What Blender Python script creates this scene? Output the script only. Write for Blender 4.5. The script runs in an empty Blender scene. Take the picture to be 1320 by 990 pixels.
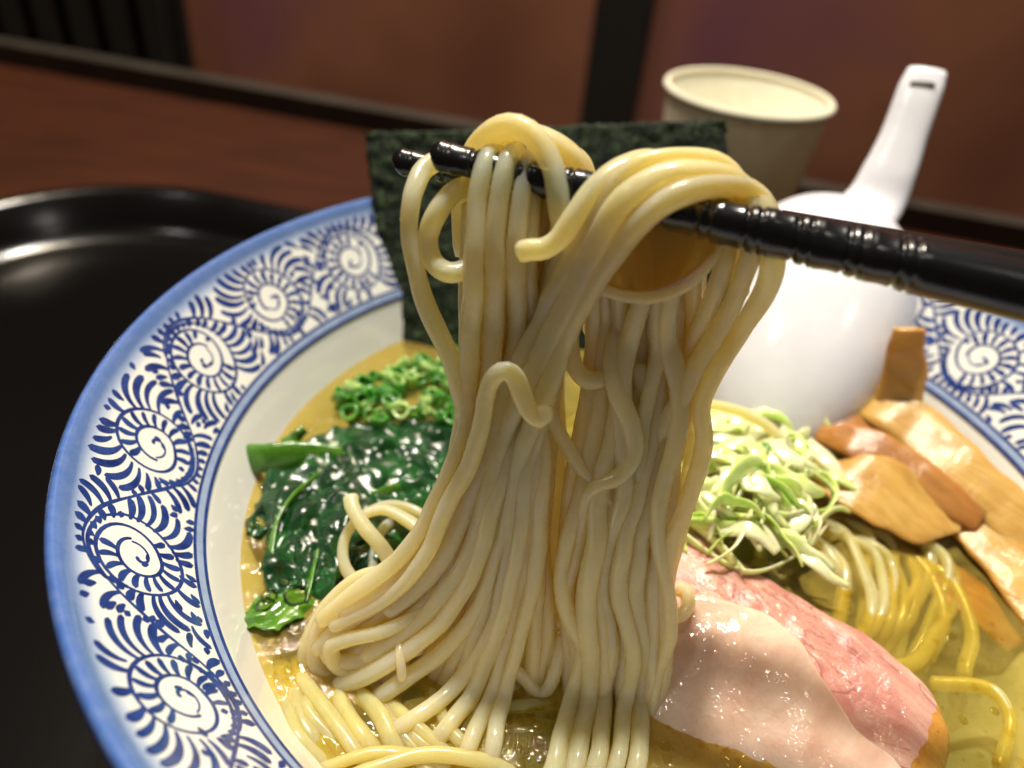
import bpy, math, random
import numpy as np
from mathutils import Vector, noise, Matrix
random.seed(7); np.random.seed(7)
S = 0.01                                   # everything below is authored in centimetres
sc = bpy.context.scene
col = sc.collection
# ------------------------------------------------------------------ camera
CC = np.array([0., -12.687, 9.063])
FW = np.array([0., .8063332, -.5914616]); RT = np.array([.99427676, .06318879, .0861446]); UP = np.array([-.10683499, .58807648, .80171837])
cam = bpy.data.cameras.new('camera'); camo = bpy.data.objects.new('camera', cam); col.objects.link(camo)
m = Matrix(((RT[0], UP[0], -FW[0], CC[0]*S), (RT[1], UP[1], -FW[1], CC[1]*S), (RT[2], UP[2], -FW[2], CC[2]*S), (0, 0, 0, 1)))
camo.matrix_world = m
cam.sensor_width = 36; cam.lens = 36*1000/1320; cam.clip_start = .005; cam.clip_end = 30
cam.dof.use_dof = True; cam.dof.focus_distance = .128; cam.dof.aperture_fstop = 10
sc.camera = camo
sc.cycles.max_bounces = 14; sc.cycles.diffuse_bounces = 8; sc.cycles.transparent_max_bounces = 24
# ------------------------------------------------------------------ light
w = bpy.data.worlds.new('World'); sc.world = w; w.use_nodes = True
w.node_tree.nodes['Background'].inputs[0].default_value = (.78, .68, .46, 1)
w.node_tree.nodes['Background'].inputs[1].default_value = .075
sc.view_settings.view_transform = 'Standard'; sc.view_settings.look = 'None'; sc.view_settings.exposure = 0; sc.view_settings.gamma = 1
def lamp(name, pos, target, power, size, colr, shape='DISK', size_y=None):
    l = bpy.data.lights.new(name, 'AREA'); l.shape = shape; l.size = size*S; l.energy = power; l.color = colr
    if size_y: l.size_y = size_y*S
    o = bpy.data.objects.new(name, l); col.objects.link(o); o.location = Vector(pos)*S
    o.rotation_euler = (Vector(target)-Vector(pos)).to_track_quat('-Z', 'Y').to_euler(); return o
lamp('downlight_or_fill', (-2, 42, 131), (4, 2, 0), 26.0, 9, (1, .95, .86))
lamp('downlight_or_fill', (-70, -25, 120), (2, 0, 0), 1.6, 12, (1, .95, .88))
lamp('downlight_or_fill', (50, -45, 120), (2, 0, 0), .8, 12, (1, .93, .84))  # weak fill light added from the front right, no visible source
lamp('downlight_or_fill', (-25, 55, 120), (0, 95, 5), 16, 14, (1, .84, .62))  # unseen lamp added to brighten the wall and partitions separately
# ------------------------------------------------------------------ pixels of the survey -> places
def dirp(x, y): return FW + (x-660)/1000*RT - (y-495)/1000*UP
def atz(x, y, z):
    d = dirp(x, y); return CC + d*((z-CC[2])/d[2])
def atd(x, y, d): return CC + dirp(x, y)*d
# ------------------------------------------------------------------ helpers
def tag(o, label=None, cat=None, group=None, kind=None):
    if label: o['label'] = label
    if cat: o['category'] = cat
    if group: o['group'] = group
    if kind: o['kind'] = kind
    return o
def mesh(name, V, F, mat, parent=None, origin=None, smooth=True):
    V = np.asarray(V, float)
    if origin is None: origin = V.mean(0)
    origin = np.asarray(origin, float)
    me = bpy.data.meshes.new(name); me.from_pydata(((V-origin)*S).tolist(), [], [tuple(f) for f in F]); me.update()
    if smooth: me.polygons.foreach_set('use_smooth', [True]*len(me.polygons))
    if mat: me.materials.append(mat)
    o = bpy.data.objects.new(name, me); col.objects.link(o)
    loc = Vector(origin)*S
    if parent:
        o.parent = parent; loc = loc - Vector(parent['_w'])
    o.location = loc
    return o
def thing(name, loc):
    o = bpy.data.objects.new(name, None); col.objects.link(o); o.empty_display_size = .01
    o.location = Vector(loc)*S; o['_w'] = tuple(Vector(loc)*S); return o
def cr(P, n):
    """Catmull-Rom through the control points, n samples at even spacing"""
    P = np.asarray(P, float); P = np.vstack([2*P[0]-P[1], P, 2*P[-1]-P[-2]])
    out = []
    for i in range(1, len(P)-2):
        for t in np.linspace(0, 1, 12, endpoint=False):
            a, b, c, d = P[i-1:i+3]
            out.append(.5*((2*b)+(c-a)*t+(2*a-5*b+4*c-d)*t*t+(3*b-a-3*c+d)*t**3))
    out.append(P[-2]); out = np.array(out)
    L = np.r_[0, np.cumsum(np.linalg.norm(np.diff(out[:, :3], axis=0), axis=1))]
    s = np.linspace(0, L[-1], n)
    return np.array([np.interp(s, L, out[:, k]) for k in range(out.shape[1])]).T, L[-1]
def sweep(P, ra, rb=None, side=None, n=10, power=2., closed_ends=True, twist=None):
    """closed swept solid: superellipse section ra (along side) x rb"""
    P = np.asarray(P, float); N = len(P)
    ra = np.broadcast_to(ra, N); rb = ra if rb is None else np.broadcast_to(rb, N)
    T = np.gradient(P, axis=0); T /= np.linalg.norm(T, axis=1)[:, None]+1e-12
    V = []; a0 = np.asarray(side if side is not None else (np.cross(T[0], [0.3, 1, .2])), float)
    for i in range(N):
        a = (np.asarray(side, float) if side is not None and np.ndim(side) == 1 else (np.asarray(side[i], float) if side is not None else a0))
        a = a - T[i]*(a@T[i]); a /= np.linalg.norm(a)+1e-12
        if side is None: a0 = a
        b = np.cross(T[i], a)
        tw = 0 if twist is None else twist[i]
        for k in range(n):
            th = 2*math.pi*(k+.5)/n+0; c, s_ = math.cos(th), math.sin(th)
            f = (abs(c)**power+abs(s_)**power)**(-1/power)
            x, y = ra[i]*f*c, rb[i]*f*s_
            if tw: x, y = x*math.cos(tw)-y*math.sin(tw), x*math.sin(tw)+y*math.cos(tw)
            V.append(P[i]+a*x+b*y)
    F = [(i*n+k, i*n+(k+1) % n, (i+1)*n+(k+1) % n, (i+1)*n+k) for i in range(N-1) for k in range(n)]
    V = [*V, P[0]-T[0]*min(ra[0], rb[0])*.35, P[-1]+T[-1]*min(ra[-1], rb[-1])*.35]
    F += [(len(V)-2, (k+1) % n, k) for k in range(n)] + [(len(V)-1, (N-1)*n+k, (N-1)*n+(k+1) % n) for k in range(n)]
    return np.array(V), F
def lathe(prof, n, c=(0, 0, 0), close=True):
    V = []; 
    for r, z in prof:
        for k in range(n):
            a = 2*math.pi*k/n; V.append((c[0]+r*math.cos(a), c[1]+r*math.sin(a), c[2]+z))
    F = [(i*n+k, i*n+(k+1) % n, (i+1)*n+(k+1) % n, (i+1)*n+k) for i in range(len(prof)-1) for k in range(n)]
    if close: F.append(tuple(range(n))[::-1]); F.append(tuple((len(prof)-1)*n+k for k in range(n)))
    return V, F
def box(c, u, v, wv):
    """box of centre c and half vectors"""
    c, u, v, wv = map(lambda q: np.asarray(q, float), (c, u, v, wv))
    V = [c+a*u+b*v+g*wv for g in (-1, 1) for b in (-1, 1) for a in (-1, 1)]
    return V, [(0, 2, 3, 1), (4, 5, 7, 6), (0, 1, 5, 4), (2, 6, 7, 3), (0, 4, 6, 2), (1, 3, 7, 5)]
def nz(p, s=1., seed=0): return noise.noise(Vector((p[0]*s+seed*7.3, p[1]*s-seed*3.1, p[2]*s+seed*1.7)))
# ------------------------------------------------------------------ materials
class MT:
    def __init__(s, name, **kw):
        s.m = bpy.data.materials.new(name); s.m.use_nodes = True; s.t = s.m.node_tree; s.n = s.t.nodes; s.L = s.t.links
        s.p = s.n['Principled BSDF']; s.tc = None
        for k, v in kw.items(): s.set(k, v)
    def set(s, k, v):
        i = s.p.inputs[{'base': 'Base Color', 'rough': 'Roughness', 'metal': 'Metallic', 'sss': 'Subsurface Weight', 'sssr': 'Subsurface Radius', 'ssss': 'Subsurface Scale', 'ior': 'IOR', 'trans': 'Transmission Weight', 'coat': 'Coat Weight', 'coatr': 'Coat Roughness', 'spec': 'Specular IOR Level', 'alpha': 'Alpha'}[k]]
        if isinstance(v, bpy.types.NodeSocket): s.L.new(v, i)
        else: i.default_value = (*v, 1) if k == 'base' else v
    def coord(s, kind='Object'):
        if not s.tc: s.tc = s.n.new('ShaderNodeTexCoord')
        return s.tc.outputs[kind]
    def noise(s, scale, detail=3, rough=.55, vec=None, dist=0, stretch=None):
        n = s.n.new('ShaderNodeTexNoise'); n.inputs['Scale'].default_value = scale; n.inputs['Detail'].default_value = detail
        n.inputs['Roughness'].default_value = rough; n.inputs['Distortion'].default_value = dist
        v = vec or s.coord()
        if stretch:
            mp = s.n.new('ShaderNodeMapping'); mp.inputs['Scale'].default_value = stretch[:3]
            if len(stretch) > 3:
                m2 = s.n.new('ShaderNodeMapping'); m2.inputs['Rotation'].default_value = (0, 0, stretch[3]); s.L.new(v, m2.inputs[0]); v = m2.outputs[0]
            pass; s.L.new(v, mp.inputs[0]); v = mp.outputs[0]
        s.L.new(v, n.inputs['Vector']); return n.outputs['Fac']
    def ramp(s, fac, stops):
        r = s.n.new('ShaderNodeValToRGB'); e = r.color_ramp.elements
        while len(e) < len(stops): e.new(.5)
        for el, (p, c) in zip(e, stops): el.position = p; el.color = (*c, 1) if len(c) == 3 else c
        s.L.new(fac, r.inputs[0]); return r.outputs[0]
    def mix(s, fac, a, b, mode='MIX'):
        x = s.n.new('ShaderNodeMix'); x.data_type = 'RGBA'; x.blend_type = mode
        for v, i in ((fac, 0), (a, 6), (b, 7)):
            if isinstance(v, bpy.types.NodeSocket): s.L.new(v, x.inputs[i])
            else: x.inputs[i].default_value = v if i == 0 else (*v, 1)
        return x.outputs[2]
    def math(s, op, a, b=0.):
        x = s.n.new('ShaderNodeMath'); x.operation = op
        for i, v in enumerate((a, b)):
            if isinstance(v, bpy.types.NodeSocket): s.L.new(v, x.inputs[i])
            else: x.inputs[i].default_value = v
        return x.outputs[0]
    def bump(s, h, strength=.3, dist=.0005):
        b = s.n.new('ShaderNodeBump'); b.inputs['Strength'].default_value = strength; b.inputs['Distance'].default_value = dist
        s.L.new(h, b.inputs['Height']); s.L.new(b.outputs[0], s.p.inputs['Normal'])
        if s.p.inputs['Coat Normal']: s.L.new(b.outputs[0], s.p.inputs['Coat Normal'])
        return b
M = {}
def noodle_mat(name, c1, c2, sss=.9):
    t = MT(name, rough=.27, sss=sss, sssr=(1., .74, .32), ssss=.009, coat=.6, coatr=.06, ior=1.4)
    tl = t.n.new('ShaderNodeBsdfTranslucent'); tl.inputs[0].default_value = (1, .88, .44, 1)
    tp = t.n.new('ShaderNodeBsdfTransparent'); tp.inputs[0].default_value = (1, .91, .62, 1)
    m0 = t.n.new('ShaderNodeMixShader'); m0.inputs[0].default_value = .42; t.L.new(tl.outputs[0], m0.inputs[1]); t.L.new(tp.outputs[0], m0.inputs[2])
    mx = t.n.new('ShaderNodeMixShader'); mx.inputs[0].default_value = .48
    t.L.new(t.p.outputs[0], mx.inputs[1]); t.L.new(m0.outputs[0], mx.inputs[2]); t.L.new(mx.outputs[0], t.n['Material Output'].inputs['Surface'])
    t.set('base', t.ramp(t.noise(140, 3), [(.3, c1), (.7, c2)]))
    t.set('rough', t.ramp(t.noise(500, 2), [(.3, (.18,)*3), (.7, (.38,)*3)]))
    t.bump(t.noise(320, 3), .16, .0005); return t.m
M['noodle'] = noodle_mat('cooked_noodle', (.88, .79, .43), (.94, .87, .56))
M['noodle_wet'] = noodle_mat('soaked_noodle', (.84, .72, .26), (.90, .80, .36))
t = MT('white_porcelain_glaze', rough=.09, coat=.5, coatr=.03)
P_ = t.coord(); sx = t.n.new('ShaderNodeSeparateXYZ'); t.L.new(P_, sx.inputs[0])
rr = t.math('SQRT', t.math('ADD', t.math('MULTIPLY', sx.outputs[0], sx.outputs[0]), t.math('MULTIPLY', sx.outputs[1], sx.outputs[1])))
rr = t.math('ADD', t.math('MULTIPLY', rr, 100), t.math('MULTIPLY', t.math('SUBTRACT', t.noise(60, 4), .5), .14))
band = t.ramp(t.math('SUBTRACT', rr, 10.0), [(.52, (.80, .80, .74)), (.62, (.50, .58, .72)), (.76, (.13, .22, .48)), (.95, (.06, .14, .40)), (1., (.04, .09, .28))])
fleck = t.noise(420, 3, .7)
t.set('base', t.mix(t.math('MULTIPLY', t.ramp(fleck, [(.4, (0,)*3), (.75, (1,)*3)]), .07), band, (.75, .78, .85)))
t.bump(t.noise(40, 2), .06, .001); M['porcelain'] = t.m
def cobalt(name, c1, c2):
    t = MT(name, rough=.12, coat=.5, coatr=.03)
    t.set('base', t.ramp(t.noise(260, 4, .7), [(.3, c1), (.72, c2)])); return t.m
M['cobalt'] = cobalt('cobalt_blue_underglaze', (.008, .02, .13), (.035, .075, .28))
M['cobalt_wash'] = cobalt('pale_cobalt_wash', (.24, .32, .50), (.36, .44, .60))
t = MT('black_lacquer', base=(.0025, .002, .002), rough=.2, spec=.32)
t.bump(t.noise(500, 2), .04, .0003); M['lacquer'] = t.m
t = MT('black_plastic', base=(.006, .006, .007), rough=.26, coat=.2, coatr=.12)
t.bump(t.noise(900, 3), .12, .0002); M['chop'] = t.m
t = MT('red_brown_wood', rough=.55, spec=.12)
g = t.noise(14, 6, .6, stretch=(1, 9, 9))
t.set('base', t.ramp(g, [(.3, (.020, .005, .0015)), (.7, (.044, .011, .003))])); t.bump(g, .1, .0005); M['wood'] = t.m
t = MT('brown_partition_laminate', rough=.45)
t.set('base', t.ramp(t.noise(5, 2, .4), [(.3, (.15, .05, .026)), (.52, (.23, .085, .045)), (.72, (.17, .055, .075))])); M['panel'] = t.m  # plum stop puts soft violet reflections into the base colour
t = MT('dark_post_metal', base=(.014, .011, .010), rough=.35); t.bump(t.noise(60, 2), .05, .001); M['post'] = t.m
t = MT('dark_stained_timber', rough=.5); t.set('base', t.ramp(t.noise(30, 4, .6, stretch=(6, 6, .6)), [(.35, (.004, .003, .002)), (.7, (.012, .008, .006))])); M['dark'] = t.m
t = MT('grey_edging_strip', rough=.4); t.set('base', t.ramp(t.noise(40, 3), [(.3, (.020, .016, .012)), (.7, (.035, .029, .022))])); M['strip'] = t.m
t = MT('cream_paper', rough=.6, sss=.15, sssr=(1, .8, .5), ssss=.002); t.set('base', t.ramp(t.noise(200, 3), [(.3, (.66, .62, .47)), (.7, (.72, .69, .53))])); t.bump(t.noise(700, 2), .1, .0002); M['cup'] = t.m
t = MT('white_melamine', rough=.22, coat=.2, coatr=.1, sss=.2, sssr=(1, 1, 1), ssss=.002)
t.set('base', t.ramp(t.noise(90, 4, .6), [(.35, (.78, .78, .83)), (.7, (.84, .84, .89))])); t.bump(t.noise(130, 4, .65), .22, .0006); M['spoon'] = t.m
t = MT('nori_seaweed', rough=.6, spec=.22)
a = t.noise(420, 5, .8); b = t.noise(1300, 2, .7)
hh = t.math('ADD', t.math('MULTIPLY', a, .7), t.math('MULTIPLY', b, .3))
t.set('base', t.ramp(hh, [(.42, (.002, .004, .002)), (.50, (.006, .014, .005)), (.56, (.03, .055, .018)), (.66, (.13, .17, .08))])); t.bump(hh, .9, .0012); M['nori'] = t.m
def green(name, stops, rough=.2, sss=.3, bs=.5, sc_=160, coat=.5):
    t = MT(name, rough=rough, coat=coat, coatr=.06, sss=sss, sssr=(.5, 1, .2), ssss=.0015)
    n = t.noise(sc_, 5, .65); t.set('base', t.ramp(n, stops)); t.bump(t.noise(sc_*2.2, 4, .6), bs, .0009); return t.m
M['spinach'] = green('wilted_spinach', [(.3, (.003, .016, .005)), (.5, (.006, .042, .010)), (.66, (.014, .10, .016)), (.82, (.03, .17, .02))], sss=.12, bs=.24, rough=.25, coat=0., sc_=110)
M['stem'] = green('spinach_stem', [(.3, (.035, .13, .008)), (.7, (.11, .27, .02))], sss=.4, bs=.3)
M['scallion'] = green('green_onion', [(.3, (.02, .14, .012)), (.5, (.07, .30, .03)), (.75, (.28, .52, .10))], sss=.4, bs=.2)
M['scallion_pale'] = green('pale_green_onion', [(.3, (.30, .52, .10)), (.7, (.62, .74, .34))], sss=.5, bs=.2)
M['leek_white'] = green('white_leek', [(.3, (.72, .80, .34)), (.7, (.88, .90, .58))], sss=.6, bs=.2)
M['leek_green'] = green('yellow_green_leek', [(.3, (.50, .68, .12)), (.7, (.74, .84, .36))], sss=.6, bs=.2)
def bamboo(name, c0, c1, c2):
    t = MT(name, rough=.34, coat=.3, coatr=.08, sss=.65, sssr=(1, .45, .12), ssss=.003)
    f = t.math('ADD', t.math('MULTIPLY', t.noise(60, 5, .65, stretch=(1, 7, 3, .75)), .65), t.math('MULTIPLY', t.noise(60, 3, .5), .35)); t.set('base', t.ramp(f, [(.3, c0), (.52, c1), (.75, c2)])); t.bump(t.math('ADD', f, t.math('MULTIPLY', t.noise(170, 5, .65), .5)), .6, .0013); return t.m
M['menma'] = bamboo('simmered_bamboo', (.40, .20, .035), (.56, .33, .075), (.66, .45, .14))
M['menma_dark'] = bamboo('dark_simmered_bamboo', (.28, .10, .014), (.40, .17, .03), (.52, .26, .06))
t = MT('pink_pork', rough=.2, coat=.6, coatr=.07, sss=.5, sssr=(1, .35, .25), ssss=.003)
f = t.noise(60, 6, .62, dist=.7, stretch=(1, 3.2, 1, .7)); g2 = t.noise(35, 3, .5)
cr_ = t.ramp(t.noise(26, 4, .55, dist=1.4, stretch=(1, 2.6, 1, .7)), [(.488, (0,)*3), (.5, (.75,)*3), (.512, (0,)*3)])
c = t.ramp(f, [(.28, (.44, .15, .12)), (.45, (.58, .27, .21)), (.6, (.68, .40, .30)), (.8, (.78, .58, .43))])
t.set('base', t.mix(cr_, t.mix(t.ramp(g2, [(.45, (0,)*3), (.7, (.55,)*3)]), c, (.60, .25, .21)), (.30, .07, .06))); t.bump(t.math('ADD', f, t.math('MULTIPLY', t.noise(350, 4, .7), .6)), .75, .0013); M['pork'] = t.m
t = MT('pale_pork_fat', rough=.12, coat=.7, coatr=.05, sss=.6, sssr=(1, .5, .3), ssss=.004)
f = t.noise(45, 5, .55, dist=.8)
t.set('base', t.ramp(f, [(.3, (.70, .40, .28)), (.5, (.78, .55, .41)), (.7, (.83, .66, .50))])); t.bump(t.math('ADD', t.noise(90, 4, .6), t.math('MULTIPLY', t.noise(300, 3, .6), .2)), .7, .0018); M['fat'] = t.m
# broth: thin clear glossy surface over a cloudy golden volume
t = MT('golden_broth'); t.n.remove(t.p)
out = t.n['Material Output']
tr = t.n.new('ShaderNodeBsdfTransparent'); gl = t.n.new('ShaderNodeBsdfGlossy'); gl.inputs['Roughness'].default_value = .03
fr = t.n.new('ShaderNodeFresnel'); fr.inputs['IOR'].default_value = 1.38
nb = t.n.new('ShaderNodeBump'); nb.inputs['Strength'].default_value = .6; nb.inputs['Distance'].default_value = .0012
t.L.new(t.noise(150, 4, .6, dist=1.), nb.inputs['Height']); t.L.new(nb.outputs[0], gl.inputs['Normal']); t.L.new(nb.outputs[0], fr.inputs['Normal'])
mx = t.n.new('ShaderNodeMixShader'); sf = t.n.new('ShaderNodeBsdfDiffuse'); t.L.new(t.ramp(t.noise(55, 4, .6, dist=.6), [(.3, (.52, .37, .06)), (.7, (.76, .58, .14))]), sf.inputs[0])
m0 = t.n.new('ShaderNodeMixShader'); t.L.new(t.ramp(t.noise(70, 3, .5, dist=1), [(.3, (.08,)*3), (.7, (.28,)*3)]), m0.inputs[0]); t.L.new(tr.outputs[0], m0.inputs[1]); t.L.new(sf.outputs[0], m0.inputs[2])
tr.inputs[0].default_value = (1, .88, .44, 1)
t.L.new(fr.outputs[0], mx.inputs[0]); t.L.new(m0.outputs[0], mx.inputs[1]); t.L.new(gl.outputs[0], mx.inputs[2])
t.L.new(mx.outputs[0], out.inputs['Surface'])
vs = t.n.new('ShaderNodeVolumePrincipled'); vs.inputs['Color'].default_value = (.98, .80, .22, 1); vs.inputs['Absorption Color'].default_value = (1, .75, .2, 1)
vs.inputs['Density'].default_value = 45; vs.inputs['Anisotropy'].default_value = .3
t.L.new(vs.outputs[0], out.inputs['Volume']); M['broth'] = t.m
t = MT('broth_film'); t.n.remove(t.p); out = t.n['Material Output']
a1 = t.n.new('ShaderNodeBsdfTranslucent'); a1.inputs[0].default_value = (.85, .62, .16, 1)
a3 = t.n.new('ShaderNodeBsdfDiffuse'); a3.inputs[0].default_value = (.60, .44, .13, 1)
a2 = t.n.new('ShaderNodeBsdfGlossy'); a2.inputs['Roughness'].default_value = .05
a4 = t.n.new('ShaderNodeBsdfTransparent'); a4.inputs[0].default_value = (1, .86, .48, 1)
m1 = t.n.new('ShaderNodeMixShader'); m1.inputs[0].default_value = .4; t.L.new(a1.outputs[0], m1.inputs[1]); t.L.new(a3.outputs[0], m1.inputs[2])
m2 = t.n.new('ShaderNodeMixShader'); m2.inputs[0].default_value = .66; t.L.new(m1.outputs[0], m2.inputs[1]); t.L.new(a4.outputs[0], m2.inputs[2])
m3 = t.n.new('ShaderNodeMixShader'); m3.inputs[0].default_value = .06; t.L.new(m2.outputs[0], m3.inputs[1]); t.L.new(a2.outputs[0], m3.inputs[2])
t.L.new(m3.outputs[0], out.inputs['Surface']); M['film'] = t.m
t = MT('oil_droplet'); t.n.remove(t.p); out = t.n['Material Output']
a2 = t.n.new('ShaderNodeBsdfGlossy'); a2.inputs['Roughness'].default_value = .02; a4 = t.n.new('ShaderNodeBsdfTransparent'); a4.inputs[0].default_value = (.97, .93, .7, 1)
fr = t.n.new('ShaderNodeFresnel'); fr.inputs['IOR'].default_value = 1.5
m1 = t.n.new('ShaderNodeMixShader'); t.L.new(fr.outputs[0], m1.inputs[0]); t.L.new(a4.outputs[0], m1.inputs[1]); t.L.new(a2.outputs[0], m1.inputs[2]); t.L.new(m1.outputs[0], out.inputs['Surface']); M['oil'] = t.m

# ================================================================== SETTING
ZT = -8.4                                   # table top
W0 = atz(0, 82, ZT); W1 = atz(480, 170, ZT)
U = (W1-W0); U[2] = 0; U /= np.linalg.norm(U); NN = np.array([-U[1], U[0], 0.])   # along the wall, away from the camera
def wall_u(px, py, off=0.):
    d = dirp(px, py); t_ = ((W0+NN*off-CC)@NN)/(d@NN); P = CC+d*t_; return (P-W0)@U, P[2]
c = W0+U*30-NN*40; V, F = box((c[0], c[1], ZT-1.5), U*110, NN*40, (0, 0, 1.5))
tag(mesh('table_top', V, F, M['wood'], smooth=False), 'red brown wooden table top under the black tray', 'table')
V, F = box((W0+U*30+NN*.7+np.array([0, 0, .5])), U*110, NN*.7, (0, 0, .9))
tag(mesh('edging_strip', V, F, M['strip'], smooth=False), 'thin grey strip along the far edge of the table', 'trim')
V, F = box(W0+U*30+NN*60+np.array([0, 0, 20]), U*260, NN*.5, (0, 0, 90))
tag(mesh('wall', V, F, M['panel'], smooth=False), kind='structure')
def wall_slab(name, pxl, pxr, off, thick, top, mat, label, cat, zb=ZT-25, n=None):
    ul = wall_u(pxl[0], pxl[1], off)[0]; ur = wall_u(pxr[0], pxr[1], off)[0]
    c = W0+U*(ul+ur)/2+NN*(off+thick/2); c[2] = (zb+top)/2
    V, F = box(c, U*(ur-ul)/2, NN*thick/2, (0, 0, (top-zb)/2)); o = mesh(name, V, F, mat, smooth=False)
    return tag(o, label, cat)
wall_slab('partition_panel', (232, 60), (756, 90), 34, .8, 90, M['panel'], 'blurred red brown partition panel behind the seaweed, between dark shelf and post', 'partition')
wall_slab('partition_panel', (828, 90), (1500, 100), 34, .8, 90, M['panel'], 'blurred brown partition panel behind the paper cup and spoon handle', 'partition')
wall_slab('partition_post', (756, 90), (826, 90), 33, 3, 90, M['post'], 'dark upright post between two brown partition panels', 'post')
rk = thing('slatted_screen', W0+U*0+NN*3)
tag(rk, 'almost black screen with upright slats at the far end of the table', 'screen')
ul = wall_u(-160, 40, 26)[0]; ur = wall_u(229, 60, 26)[0]
V, F = box(W0+U*(ul+ur)/2+NN*28+np.array([0, 0, 20]), U*(ur-ul)/2, NN*.4, (0, 0, 50)); mesh('back_board', V, F, M['dark'], rk, smooth=False)
for i in range(9):
    uu = ul+(ur-ul)*(i+.5)/9; V, F = box(W0+U*uu+NN*26+np.array([0, 0, 20.]), U*(ur-ul)/34, NN*.6, (0, 0, 48)); mesh('slat', V, F, M['dark'], rk, smooth=False)
# ---- tray (rounded rectangle, turned like the table)
def rrect(hx, hy, r, n=14):
    P = []
    for cx, cy, a0 in ((hx-r, hy-r, 0), (-hx+r, hy-r, 90), (-hx+r, -hy+r, 180), (hx-r, -hy+r, 270)):
        for k in range(n+1):
            a = math.radians(a0+90*k/n); P.append((cx+r*math.cos(a), cy+r*math.sin(a)))
    return P
TC = atz(100, 262, -6.8)+U*27.0-NN*17.5; TC[2] = 0
prof = [(-3.2, -8.05), (-2.2, -8.02), (-1.6, -7.85), (-1.2, -7.4), (-.55, -6.3), (-.25, -6.1), (0, -6.12), (.05, -6.35), (-.5, -7.5), (-1.0, -8.2), (-1.6, -8.36), (-4, -8.37)]
V = []; base = rrect(30, 20, 9); n = len(base)
for off, z in prof:
    for x, y in rrect(30+off, 20+off, 9+off): V.append(TC+U*x+NN*y+np.array([0, 0, z]))
F = [(i*n+k, (i+1)*n+k, (i+1)*n+(k+1) % n, i*n+(k+1) % n) for i in range(len(prof)-1) for k in range(n)]
F += [tuple(range(n)), tuple(len(V)-n+k for k in range(n))[::-1]]
tag(mesh('serving_tray', V, F, M['lacquer']), 'glossy black rounded tray carrying the ramen bowl', 'tray')
# ---- paper cup
ca, cb = atz(857, 92, 1.3), atz(1083, 132, 1.3); cc = (ca+cb)/2; R = np.linalg.norm(ca-cb)/2
cu = thing('paper_cup', (cc[0], cc[1], ZT)); tag(cu, 'blurred cream paper cup with a rolled rim behind the seaweed', 'cup')
V, F = lathe([(R*.70, ZT+.05), (R*.93, .9), (R*.925, .95), (R*.90, .9), (R*.67, ZT+.6), (.3, ZT+.6)], 72, (cc[0], cc[1], 0)); F = F[:-2]
F.append(tuple(range(72))[::-1]); F.append(tuple(len(V)-72+k for k in range(72)))
mesh('cup_wall', V, F, M['cup'], cu)
ring = [(R*.94+.13*math.cos(a), 1.05+.13*math.sin(a)) for a in np.linspace(0, 2*math.pi, 13)]
V, F = lathe(ring, 72, (cc[0], cc[1], 0), False); mesh('rolled_rim', V, F, M['cup'], cu)

# ================================================================== BOWL
BC = np.array([3.10, 0, 0.])
ri, zi, ro, zo = 9.1, -2.117, 10.70, -.325
inner = [(0.3, -7.3), (3, -7.15), (5.2, -6.6), (7, -5.5), (8.0, -4.3), (8.45, -3.4), (8.72, -2.85), (8.92, -2.45), (9.1, -2.117)]
band = [(ri+(ro-ri)*k/8, zi+(zo-zi)*k/8) for k in range(1, 9)]
lip = [(10.76, -.22), (10.82, -.12), (10.89, -.04), (10.96, -.02), (11.03, -.07), (11.06, -.2)]
outer = [(11.04, -.4), (10.9, -.85), (10.55, -1.6), (9.9, -2.7), (9.2, -3.9), (8.2, -5.3), (6.6, -6.7), (5.1, -7.45), (4.9, -7.6), (4.85, -8.0), (4.5, -8.02), (4.3, -7.75), (.3, -7.7)]
bo = thing('ramen_bowl', (BC[0], BC[1], -8.0)); tag(bo, 'wide white porcelain ramen bowl with blue octopus vine pattern and blue rim', 'bowl')
V, F = lathe(inner+band+lip+outer, 288, BC); mesh('bowl_body', V, F, M['porcelain'], bo, origin=BC)
# print: octopus vine arabesque, brush strokes drawn as thin ribbons fused on the glaze
bl = math.hypot(ro-ri, zo-zi); rn = np.array([-(zo-zi), (ro-ri)])/bl      # normal (r,z) of the band, into the bowl
RM = (ri+ro)/2
NM = 22; SP = 2*math.pi*RM/NM
def onband(P, lift=.006):
    P = np.asarray(P, float); a = -P[:, 0]/RM+math.radians(174.5-180); f = P[:, 1]/bl
    r = ri+(ro-ri)*f+rn[0]*lift; z = zi+(zo-zi)*f+rn[1]*lift
    return np.c_[BC[0]+r*np.cos(a), BC[1]+r*np.sin(a), z]
PV, PF = [], []
def ribbon(P, wd, lift=.006):
    P = np.asarray(P, float); wd = np.broadcast_to(wd, len(P)).copy()
    T = np.gradient(P, axis=0); T /= np.linalg.norm(T, axis=1)[:, None]+1e-9; Nn = np.c_[-T[:, 1], T[:, 0]]
    e0, e1 = P[0]-T[0]*wd[0]*.45, P[-1]+T[-1]*wd[-1]*.45
    pts = [e0[None]]
    A = P+Nn*wd[:, None]/2; B = P-Nn*wd[:, None]/2
    b0 = sum(len(v) for v in PV)
    PV.append(onband(np.vstack([e0[None], A, B, e1[None]]), lift)); n_ = len(P)
    for i in range(n_-1): PF.append((b0+1+i, b0+1+n_+i, b0+2+n_+i, b0+2+i))
    PF.append((b0, b0+1+n_, b0+1)); PF.append((b0+2*n_+1, b0+n_, b0+2*n_))
rng = np.random.RandomState(3)
lo, hi = .13, bl-.02
obst = []                                     # sampled lines the strokes must keep off
def line(P, wd, jit=.004): 
    P = np.asarray(P, float); ribbon(P, wd*(1+.25*np.sin(np.arange(len(P))*.37+rng.rand()*6)), .006); obst.append(P)
centres = []
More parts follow.
